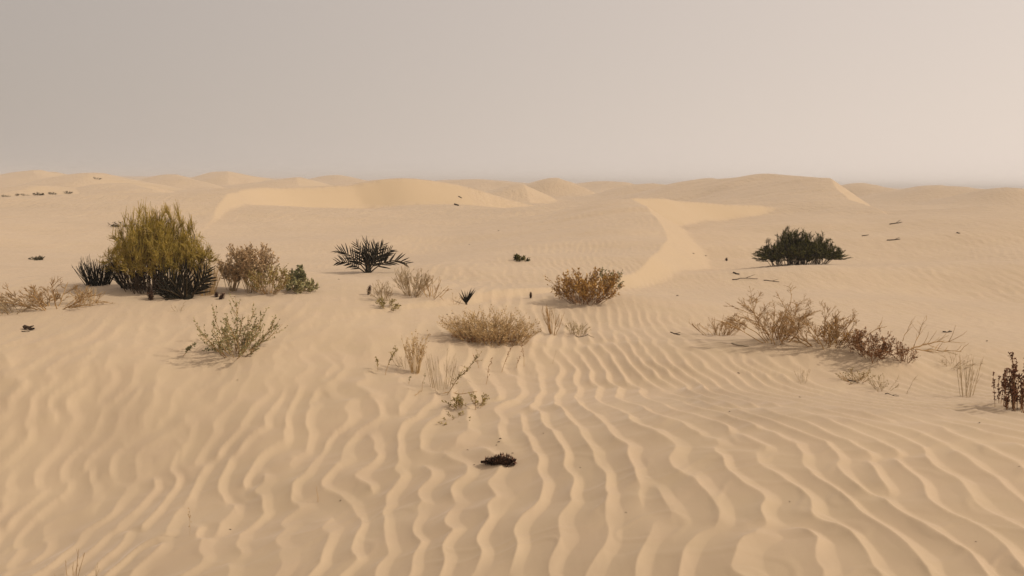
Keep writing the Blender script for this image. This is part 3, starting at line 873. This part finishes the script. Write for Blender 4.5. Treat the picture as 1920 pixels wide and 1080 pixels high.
shrub('green_shrub', 1142, 550, 46, 48, 'grey-green sprigs growing out of one side of the orange-brown shrub', 'shrub', M_TWIG, M_SAGE, seed=48, n0=16, spread=44, base=.3, up=.25, levels=[(6, 30, .5, .35, .3, .1)], r=.004, rmin=.002, leaf=(6, 0.0435, 0.0180))
flower_spike(995, 559, 13, 6, 'tiny upright dark flower spike alone between palm seedling and orange-brown shrub', 49)
shrub('green_sprig', 978, 489, 24, 11, 'tiny dark green plant alone on the windward face of the central dune', 'plant', M_TWIG, M_DARKGREEN, seed=50, n0=12, spread=60, base=.3, levels=[(4, 30, .5, .3, .3, .1)], r=.005, rmin=.003, leaf=(5, 0.0725, 0.0360))
shrub('dry_grass_bush', 918, 637, 172, 62, 'wide straw-coloured dry bush with many upright stalks and reddish base', 'bush', M_STRAW, M_STRAW, seed=51, n0=380, spread=30, base=.58, up=.2, wob=.05, lmin=.35, dome=.25,
      levels=[(4, 24, .42, .3, .35, .08)], r=.0030, rmin=.0016, leaf=(3, 0.0261, 0.0105), dpx=70)
shrub('rusty_undergrowth', 915, 636, 130, 20, 'rust-brown low twigs at the base of the wide straw bush', 'shrub', M_TWIG_RUST, M_RUSTLEAF, seed=52, n0=60, spread=66, base=.5, up=.1, levels=[(5, 35, .5, .2, .1, .1)], r=.003, rmin=.0016, leaf=(3, 0.0232, 0.0120), dpx=60)
shrub('dry_shrub', 1036, 626, 40, 58, 'sparse upright twiggy shrub at the end of the wide straw bush', 'shrub', M_TWIG, None, seed=53, n0=16, spread=34, base=.15, up=.12, lean=(-.06, 0), levels=[(5, 26, .5, .3, .2, .08)], r=.0045, rmin=.0016)
shrub('dry_shrub', 1082, 628, 52, 30, 'low grey twiggy tuft past the sparse upright shrub', 'shrub', M_TWIG_PALE, M_OLIVE, seed=54, n0=24, spread=50, base=.35, up=.12, levels=[(4, 30, .5, .3, .2, .1)], r=.0035, rmin=.0016, leaf=(2, 0.0232, 0.0090))
stick(1080, 631, 1112, 633, 'thin twig lying at the foot of the low grey tuft', 55, r=.005)
shrub('dark_green_bush', 1497, 495, 148, 70, 'dark green rounded bush alone on the sand flat', 'bush', M_DARKWOOD, None, seed=56, n0=130, spread=27, base=.66, up=.12, wob=.08, dome=.46,
      levels=[(9, 30, .55, .2, .3, .1), (20, 26, .55, .1, .3, .12)], r=.010, rmin=.0045, fine_mat=M_DARKGREEN, dpx=110, lmin=.5)

# ------------------------------------------------------------------ sprigs on the ripples in front
shrub('dry_grass_tuft', 779, 699, 44, 78, 'tall straw tuft with beaded stalks standing on the ripples', 'grass', M_STRAW, M_STRAW, seed=57, n0=38, spread=16, base=.10, up=.05, wob=.05, levels=[(4, 28, .28, .35, .2, .08)], r=.003, rmin=.0014, leaf=(4, 0.0188, 0.0120))
shrub('dry_grass_tuft', 757, 690, 30, 34, 'faint thin tuft leaning away at the foot of the tall straw tuft', 'grass', M_TWIG_PALE, None, seed=58, n0=12, spread=34, base=.2, lean=(-.3, 0), levels=[(3, 28, .4, .3, .2, .08)], r=.002, rmin=.0012)
leaning_branch(722, 703, 744, 654, 'taller dark leafy sprig beside the tall straw tuft', 59, r=.003, leaf_mat=M_OLIVE, mat=M_TWIG, twigs=7, tl=.07, leafn=5, leafs=(0.0270, 0.0160), name='leafy_sprig', cat='sprig')
leaning_branch(709, 696, 706, 674, 'short leafy sprig beyond the taller leafy sprig by the straw tuft', 60, r=.0025, leaf_mat=M_OLIVE, mat=M_TWIG, twigs=4, tl=.04, leafn=4, leafs=(0.0240, 0.0144), name='leafy_sprig', cat='sprig')
leaning_branch(836, 741, 903, 660, 'long straw branch with seed heads leaning low over the ripples', 61, r=.006, leaf_mat=M_OLIVE, mat=M_TWIG_PALE, twigs=26, tl=.10, leafn=4, leafs=(0.0240, 0.0128), name='dry_branch', bend=.02)
leaning_branch(824, 738, 896, 733, 'curved pale twig lying at the foot of the long leaning straw branch', 62, r=.005, mat=M_TWIG, twigs=4, tl=.06, name='dry_branch', bend=-.05)
shrub('dry_grass_tuft', 828, 727, 60, 72, 'wispy pale stalks around the foot of the long leaning straw branch', 'grass', M_TWIG_PALE, None, seed=63, n0=26, spread=22, base=.5, up=.02, wob=.04, levels=[(3, 28, .25, .4, .2, .08)], r=.0022, rmin=.0012)
shrub('green_sprig', 850, 768, 34, 26, 'low olive leafy tuft on the ripples below the curved pale twig', 'plant', M_TWIG, M_OLIVE, seed=64, n0=12, spread=60, base=.3, up=.2, levels=[(4, 32, .5, .3, .3, .1)], r=.0025, rmin=.0012, leaf=(5, 0.0247, 0.0135))
shrub('green_sprig', 893, 766, 50, 34, 'wider sparse leafy tuft next to the low olive leafy tuft', 'plant', M_TWIG, M_OLIVE, seed=65, n0=11, spread=62, base=.35, up=.2, lean=(.25, 0), levels=[(4, 32, .5, .3, .3, .1)], r=.0025, rmin=.0012, leaf=(4, 0.0247, 0.0135))
shrub('green_sprig', 852, 787, 60, 12, 'flattened sandy litter of leaves lying by the low olive tufts', 'plant', M_TWIG, M_OLIVE, seed=66, n0=12, spread=80, base=.5, up=.05, levels=[(3, 32, .5, .3, .1, .1)], r=.002, rmin=.0012, leaf=(3, 0.0217, 0.0120))
leaning_branch(911, 721, 923, 672, 'thin beaded sprig standing next to the leaning straw branch', 67, r=.0025, leaf_mat=M_RUSTLEAF, mat=M_TWIG, twigs=6, tl=.05, leafn=3, leafs=(0.0180, 0.0096), name='dry_sprig', cat='sprig')
leaning_branch(940, 698, 962, 648, 'tallest slanting beaded sprig near the wide straw bush', 68, r=.003, leaf_mat=M_RUSTLEAF, mat=M_TWIG, twigs=8, tl=.06, leafn=3, leafs=(0.0180, 0.0096), name='dry_sprig', cat='sprig')
leaning_branch(983, 687, 979, 644, 'upright thin sprig farthest from the leaning straw branch', 69, r=.0025, leaf_mat=M_RUSTLEAF, mat=M_TWIG, twigs=5, tl=.05, leafn=3, leafs=(0.0180, 0.0096), name='dry_sprig', cat='sprig')
leaning_branch(968, 690, 976, 668, 'short slanting sprig between the slanting and the upright beaded sprigs', 70, r=.0025, leaf_mat=M_RUSTLEAF, mat=M_TWIG, twigs=4, tl=.04, leafn=2, leafs=(0.0180, 0.0096), name='dry_sprig', cat='sprig')
leaning_branch(1036, 682, 1044, 656, 'single hair-thin stalk alone on bare ripples past the beaded sprigs', 71, r=.002, mat=M_TWIG_PALE, twigs=3, tl=.04, name='dry_sprig', cat='sprig')
leaning_branch(790, 735, 798, 702, 'curved dark sprig below the tall straw tuft', 72, r=.0022, leaf_mat=M_SAGE, mat=M_TWIG, twigs=4, tl=.04, leafn=2, leafs=(0.0180, 0.0096), name='dry_sprig', cat='sprig')
leaning_branch(766, 720, 770, 706, 'very short dark sprig between the tall straw tuft and curved dark sprig', 73, r=.0022, leaf_mat=M_SAGE, mat=M_TWIG, twigs=3, tl=.03, leafn=2, leafs=(0.0180, 0.0096), name='dry_sprig', cat='sprig')
stick(778, 742, 790, 733, 'small twig lying below the curved dark sprig', 74, r=.003, mat=M_TWIG)
leaning_branch(898, 690, 888, 668, 'forked little sprig behind the tip of the leaning straw branch', 75, r=.0025, leaf_mat=M_RUSTLEAF, mat=M_TWIG, twigs=6, tl=.05, leafn=2, leafs=(0.0180, 0.0096), name='dry_sprig', cat='sprig')

# ------------------------------------------------------------------ right thicket
shrub('dry_shrub', 1345, 629, 96, 38, 'low dark-based straw tuft at the grassy end of the long brown thicket', 'shrub', M_TWIG, M_TWIG, seed=76, n0=40, spread=44, base=.5, up=.1, levels=[(4, 32, .45, .3, .2, .1)], r=.004, rmin=.0018, dpx=40, leaf=(2, 0.0232, 0.0105))
shrub('dry_shrub', 1440, 642, 190, 100, 'tall open leafless shrub with fanning branches in the long brown thicket', 'shrub', M_TWIG, None, seed=77, n0=14, spread=60, base=.2, up=.12, wob=.10,
      levels=[(8, 34, .5, .22, .2, .12), (9, 34, .5, .15, .2, .14), (3, 34, .5, .2, .2, .14)], r=.008, rmin=.0017, parts='branches', dpx=90)
shrub('rusty_undergrowth', 1462, 636, 60, 40, 'rust-brown twig tangle within the tall open leafless shrub', 'shrub', M_TWIG_RUST, M_ORANGE, seed=78, n0=24, spread=60, base=.4, up=.1, levels=[(6, 36, .5, .2, .1, .15)], r=.004, rmin=.0018, leaf=(2, 0.0261, 0.0120))
shrub('dry_shrub', 1540, 648, 140, 76, 'brown twiggy shrub between the tall open shrub and the rust-red clump', 'shrub', M_TWIG, None, seed=79, n0=12, spread=58, base=.28, up=.12, wob=.12,
      levels=[(8, 36, .5, .2, .2, .12), (9, 36, .5, .15, .2, .14), (3, 34, .5, .2, .2, .14)], r=.007, rmin=.0017, parts='branches', dpx=70)
shrub('rusty_undergrowth', 1570, 645, 90, 52, 'orange-brown tangle behind the rust-red clump', 'shrub', M_TWIG_RUST, M_ORANGE, seed=80, n0=30, spread=64, base=.4, up=.08, levels=[(6, 38, .5, .2, .1, .15), (3, 36, .5, .2, .1, .15)], r=.004, rmin=.0017, leaf=(2, 0.0261, 0.0120))
shrub('rusty_shrub', 1640, 668, 86, 54, 'dense rust-red clump in the long brown thicket', 'shrub', M_TWIG_RUST, M_RUSTLEAF, seed=81, n0=30, spread=62, base=.35, up=.1, levels=[(7, 36, .5, .2, .1, .14), (4, 36, .5, .2, .1, .14)], r=.004, rmin=.0017, leaf=(3, 0.0261, 0.0120))
shrub('rusty_shrub', 1690, 675, 52, 40, 'small brown leafy clump between the rust-red clump and the dead branches', 'shrub', M_TWIG_RUST, M_RUSTLEAF, seed=82, n0=18, spread=54, base=.35, up=.1, levels=[(5, 36, .5, .2, .1, .12)], r=.004, rmin=.0017, leaf=(3, 0.0261, 0.0120))
leaning_branch(1702, 656, 1782, 640, 'dead branch arching low over the sand at the thicket end', 83, r=.010, mat=M_TWIG, twigs=12, tl=.25, bend=.06)
leaning_branch(1708, 656, 1800, 676, 'dead branch lying down the slope at the thicket end', 84, r=.010, mat=M_TWIG, twigs=12, tl=.22, bend=.02)
leaning_branch(1712, 655, 1738, 592, 'thin bare branch rising alone at the thicket end', 85, r=.006, mat=M_TWIG, twigs=8, tl=.16, bend=.03)
leaning_branch(1692, 640, 1712, 598, 'thin bare branch rising behind the small brown clump', 86, r=.005, mat=M_TWIG, twigs=7, tl=.14, bend=.03)
leaning_branch(1600, 650, 1662, 612, 'bare branch reaching out over the orange-brown tangle', 87, r=.007, mat=M_TWIG, twigs=10, tl=.16, bend=.12)
shrub('dry_shrub', 1792, 684, 70, 24, 'low straw wisp where the lying dead branch ends', 'shrub', M_TWIG_PALE, None, seed=88, n0=16, spread=66, base=.4, up=.05, levels=[(4, 36, .5, .2, .1, .12)], r=.003, rmin=.0016)
shrub('dry_shrub', 1604, 716, 60, 26, 'flattened dry tuft on the slope below the rust-red clump', 'shrub', M_TWIG, M_OLIVE, seed=89, n0=20, spread=70, base=.4, up=.1, levels=[(5, 36, .5, .2, .1, .12)], r=.003, rmin=.0014, leaf=(2, 0.0232, 0.0105))
shrub('dry_shrub', 1655, 731, 52, 34, 'thin pale tuft next to the flattened dry tuft', 'shrub', M_TWIG_PALE, M_OLIVE, seed=90, n0=14, spread=50, base=.35, up=.1, levels=[(4, 34, .5, .2, .1, .12)], r=.0028, rmin=.0014, leaf=(1, 0.0232, 0.0105))
shrub('dry_sprig', 1506, 717, 26, 32, 'faint straw wisp alone on the ripples below the brown twiggy shrub', 'sprig', M_TWIG_PALE, None, seed=91, n0=9, spread=28, base=.3, levels=[(3, 30, .4, .3, .1, .1)], r=.002, rmin=.0012)
leaning_branch(1700, 739, 1722, 702, 'lone bent twig standing on the slope beside the thin pale tuft', 92, r=.003, mat=M_TWIG_PALE, twigs=3, tl=.06, name='dry_sprig', cat='sprig')
shrub('dry_grass_tuft', 1812, 742, 46, 86, 'yellowish upright stalks beside the red-brown leafy shrub', 'grass', M_TWIG_PALE, None, seed=93, n0=17, spread=24, base=.2, up=.08, wob=.05, levels=[(4, 24, .35, .3, .2, .08)], r=.003, rmin=.0014)
shrub('red_leafy_shrub', 1908, 768, 66, 110, 'red-brown leafy shrub with upright spires', 'shrub', M_TWIG_RUST, M_REDLEAF, seed=94, n0=22, spread=16, base=.3, up=.1, wob=.05, levels=[(8, 32, .26, .15, .3, .1)], r=.005, rmin=.0016, leaf=(9, 0.0247, 0.0165), leaf_levels=(0, 1), lmin=.5)
shrub('red_leafy_shrub', 1874, 760, 32, 82, 'thinner red-brown leafy sprigs at the side of the red-brown shrub', 'shrub', M_TWIG_RUST, M_REDLEAF, seed=95, n0=5, spread=20, base=.25, up=.1, wob=.05, levels=[(8, 34, .25, .15, .3, .1)], r=.004, rmin=.0016, leaf=(6, 0.0232, 0.0150), leaf_levels=(0, 1), lmin=.5)
stick(1590, 713, 1612, 719, 'short dark stick on the slope beside the flattened dry tuft', 96, r=.007)
stick(1660, 739, 1686, 743, 'thin dark stick lying below the thin pale tuft', 97, r=.005)
stick(1372, 645, 1404, 650, 'bleached split stick lying under the tall open leafless shrub', 98, r=.012, mat=M_BLEACHED, fork=False)

# ------------------------------------------------------------------ litter on the sand
FS = None
def lying_spike():
    rs = np.random.RandomState(77)
    p = hit(902, 872); s = px_size(p)
    a = hit(966, 873)
    ax = unit(a - p); L = 66 * s
    th = thing('dried_flower_spike', p + np.array((0, 0, .028)), 'large dark scaly dried flower spike lying on its side on the ripples', 'flower spike')
    core, br = spike_meshes(L, 11 * s, 240, rs, M_CORE, M_BRACT, ax + np.array((0, 0, .02)), .30, .040, upb=.35)
    link('core', core, th); o = link('bracts', br, th); o['kind'] = 'stuff'
lying_spike()
stick(44, 617, 64, 619, 'dark crooked piece of wood on the sand near the low straw tangle', 101, r=.028, lift=.03)
stick(40, 622, 56, 622, 'thin twig lying beside the dark crooked piece of wood', 102, r=.006, fork=False)
stick(1374, 525, 1420, 524, 'long thin stick lying on the flat below the dark green bush', 103, r=.012, bow=.03)
stick(1432, 526, 1462, 529, 'shorter twig lying in line with the long thin stick', 104, r=.010)
stick(1375, 512, 1386, 515, 'small dark bark piece lying behind the long thin stick', 105, r=.022, fork=False)
flower_spike(1362, 489, 6, 5, 'tiny dark stub at the foot of the central dune slip face', 106)
stick(1668, 421, 1692, 417, 'dark stick on the far slope, farther of two beyond the dark green bush', 107, r=.026)
stick(1664, 451, 1688, 449, 'dark stick on the far slope, closer of two beyond the dark green bush', 108, r=.024)
stick(1617, 443, 1628, 441, 'small faint stick nearest the dark green bush on the shaded slope', 109, r=.022, fork=False)
stick(1768, 623, 1784, 622, 'short dark stick on sand above the dead branch', 110, r=.014)
stick(1258, 624, 1276, 629, 'small dark twig on sand beside the low tuft of the brown thicket', 111, r=.010)
stick(852, 384, 860, 386, 'dark debris at the foot of the long pale slip face', 112, r=.07, fork=False)
stick(860, 369, 866, 372, 'dark debris high on the end of the long pale slip face', 113, r=.05, fork=False)
stick(1794, 437, 1800, 438, 'tiny dark bit high on the shaded slope', 114, r=.025, fork=False)
leaning_branch(597, 941, 593, 912, 'single thin bare stick standing upright in the foreground ripples', 115, r=.0022, mat=M_TWIG, twigs=0, name='standing_stick', cat='stick', bend=.0)
leaning_branch(356, 1003, 355, 952, 'thin sprig with small dark leaves standing in the foreground sand', 116, r=.0012, mat=M_TWIG_PALE, leaf_mat=M_TWIG, twigs=4, tl=.02, leafn=2, leafs=(0.0150, 0.0080), name='dry_sprig', cat='sprig', bend=.0)
shrub('dry_sprig', 134, 1092, 30, 64, 'dark bare stems rising from the foreground sand', 'sprig', M_TWIG, None, seed=117, n0=5, spread=24, base=.25, wob=.09, levels=[(3, 30, .3, .3, .2, .1)], r=.0028, rmin=.0012)
shrub('dry_sprig', 180, 1092, 24, 44, 'fainter thin stems beside the dark bare foreground stems', 'sprig', M_TWIG_PALE, None, seed=118, n0=4, spread=20, base=.25, wob=.09, levels=[(3, 30, .3, .3, .2, .1)], r=.0018, rmin=.001)
shrub('dry_sprig', 104, 1092, 14, 28, 'short bent stem beside the dark bare foreground stems', 'sprig', M_TWIG, None, seed=119, n0=2, spread=24, base=.2, wob=.09, levels=[(2, 30, .3, .3, .2, .1)], r=.002, rmin=.001)
# crumbs of dry plant matter: one shape, copied
rsl = np.random.RandomState(8)
crumb_me = None
for k, (u, v) in enumerate([(938, 823), (935, 829), (931, 835), (877, 844), (961, 850), (889, 872), (638, 939), (432, 993), (1368, 772), (1481, 941), (1830, 1016), (1174, 961), (1019, 813), (848, 588), (838, 590),
                           (1088, 877), (445, 713), (1385, 700), (1500, 745), (1836, 793), (635, 524), (1300, 476), (1323, 480), (1850, 640), (1911, 875), (880, 459), (935, 433), (1560, 640), (1270, 555)]):
    p = hit(u, v)
    if crumb_me is None:
        P = np.array([[(-.011, 0, .002), (-.004, .002, .006), (.004, -.001, .005), (.012, .003, .002)], [(0, 0, .004), (.003, .005, .007), (.004, .009, .009), (.006, .012, .008)]])
        V, F = tubes(P, np.array([.0035, .002]), np.array([.002, .001]), 5)
        crumb_me = mesh_from('plant_crumb', V, F.ravel(), 4, M_DEADWOOD)
    o = link('plant_crumb', crumb_me); o.location = p
    s = 1.0 * px_size(p) / .0042 * rsl.uniform(.5, .9); o.scale = (s, s, s); o.rotation_euler = (0, 0, rsl.uniform(0, 6.28))
    tag(o, 'tiny dark crumb of dry plant litter on bare sand', 'litter', 'plant crumbs scattered on the sand')
# far plants
for k, (u, v, w, h, lb) in enumerate([(8, 369, 18, 4, 'far dark scrub tuft on the distant slope, outermost in its row'), (40, 367, 26, 3.5, 'far dark scrub tuft, second in its row on the distant slope'),
                                      (72, 366, 20, 5, 'far dark scrub tuft, third in its row on the distant slope'), (98, 365, 16, 5, 'far dark scrub tuft, fourth in its row on the distant slope'), (128, 363, 12, 5, 'far dark scrub tuft, last in its row toward the broom bush'),
                                      (181, 336, 14, 4, 'far dark scrub tuft alone on the skyline dune'), (66, 487, 20, 5, 'flat dark little plant on the bare sand beyond the rush clump'),
                                      (228, 424, 40, 9, 'dark low scrub on the slope just behind the broom bush')]):
    shrub('far_scrub', u, v, w, h, lb, 'shrub', M_DARKWOOD, M_SCRUB, seed=130 + k, n0=14, spread=70, base=.5, levels=[(4, 35, .5, .2, .1, .1)], r=.010, rmin=.006, leaf=(3, 0.08, 0.03), group='far scrub tufts' if k < 5 else None)
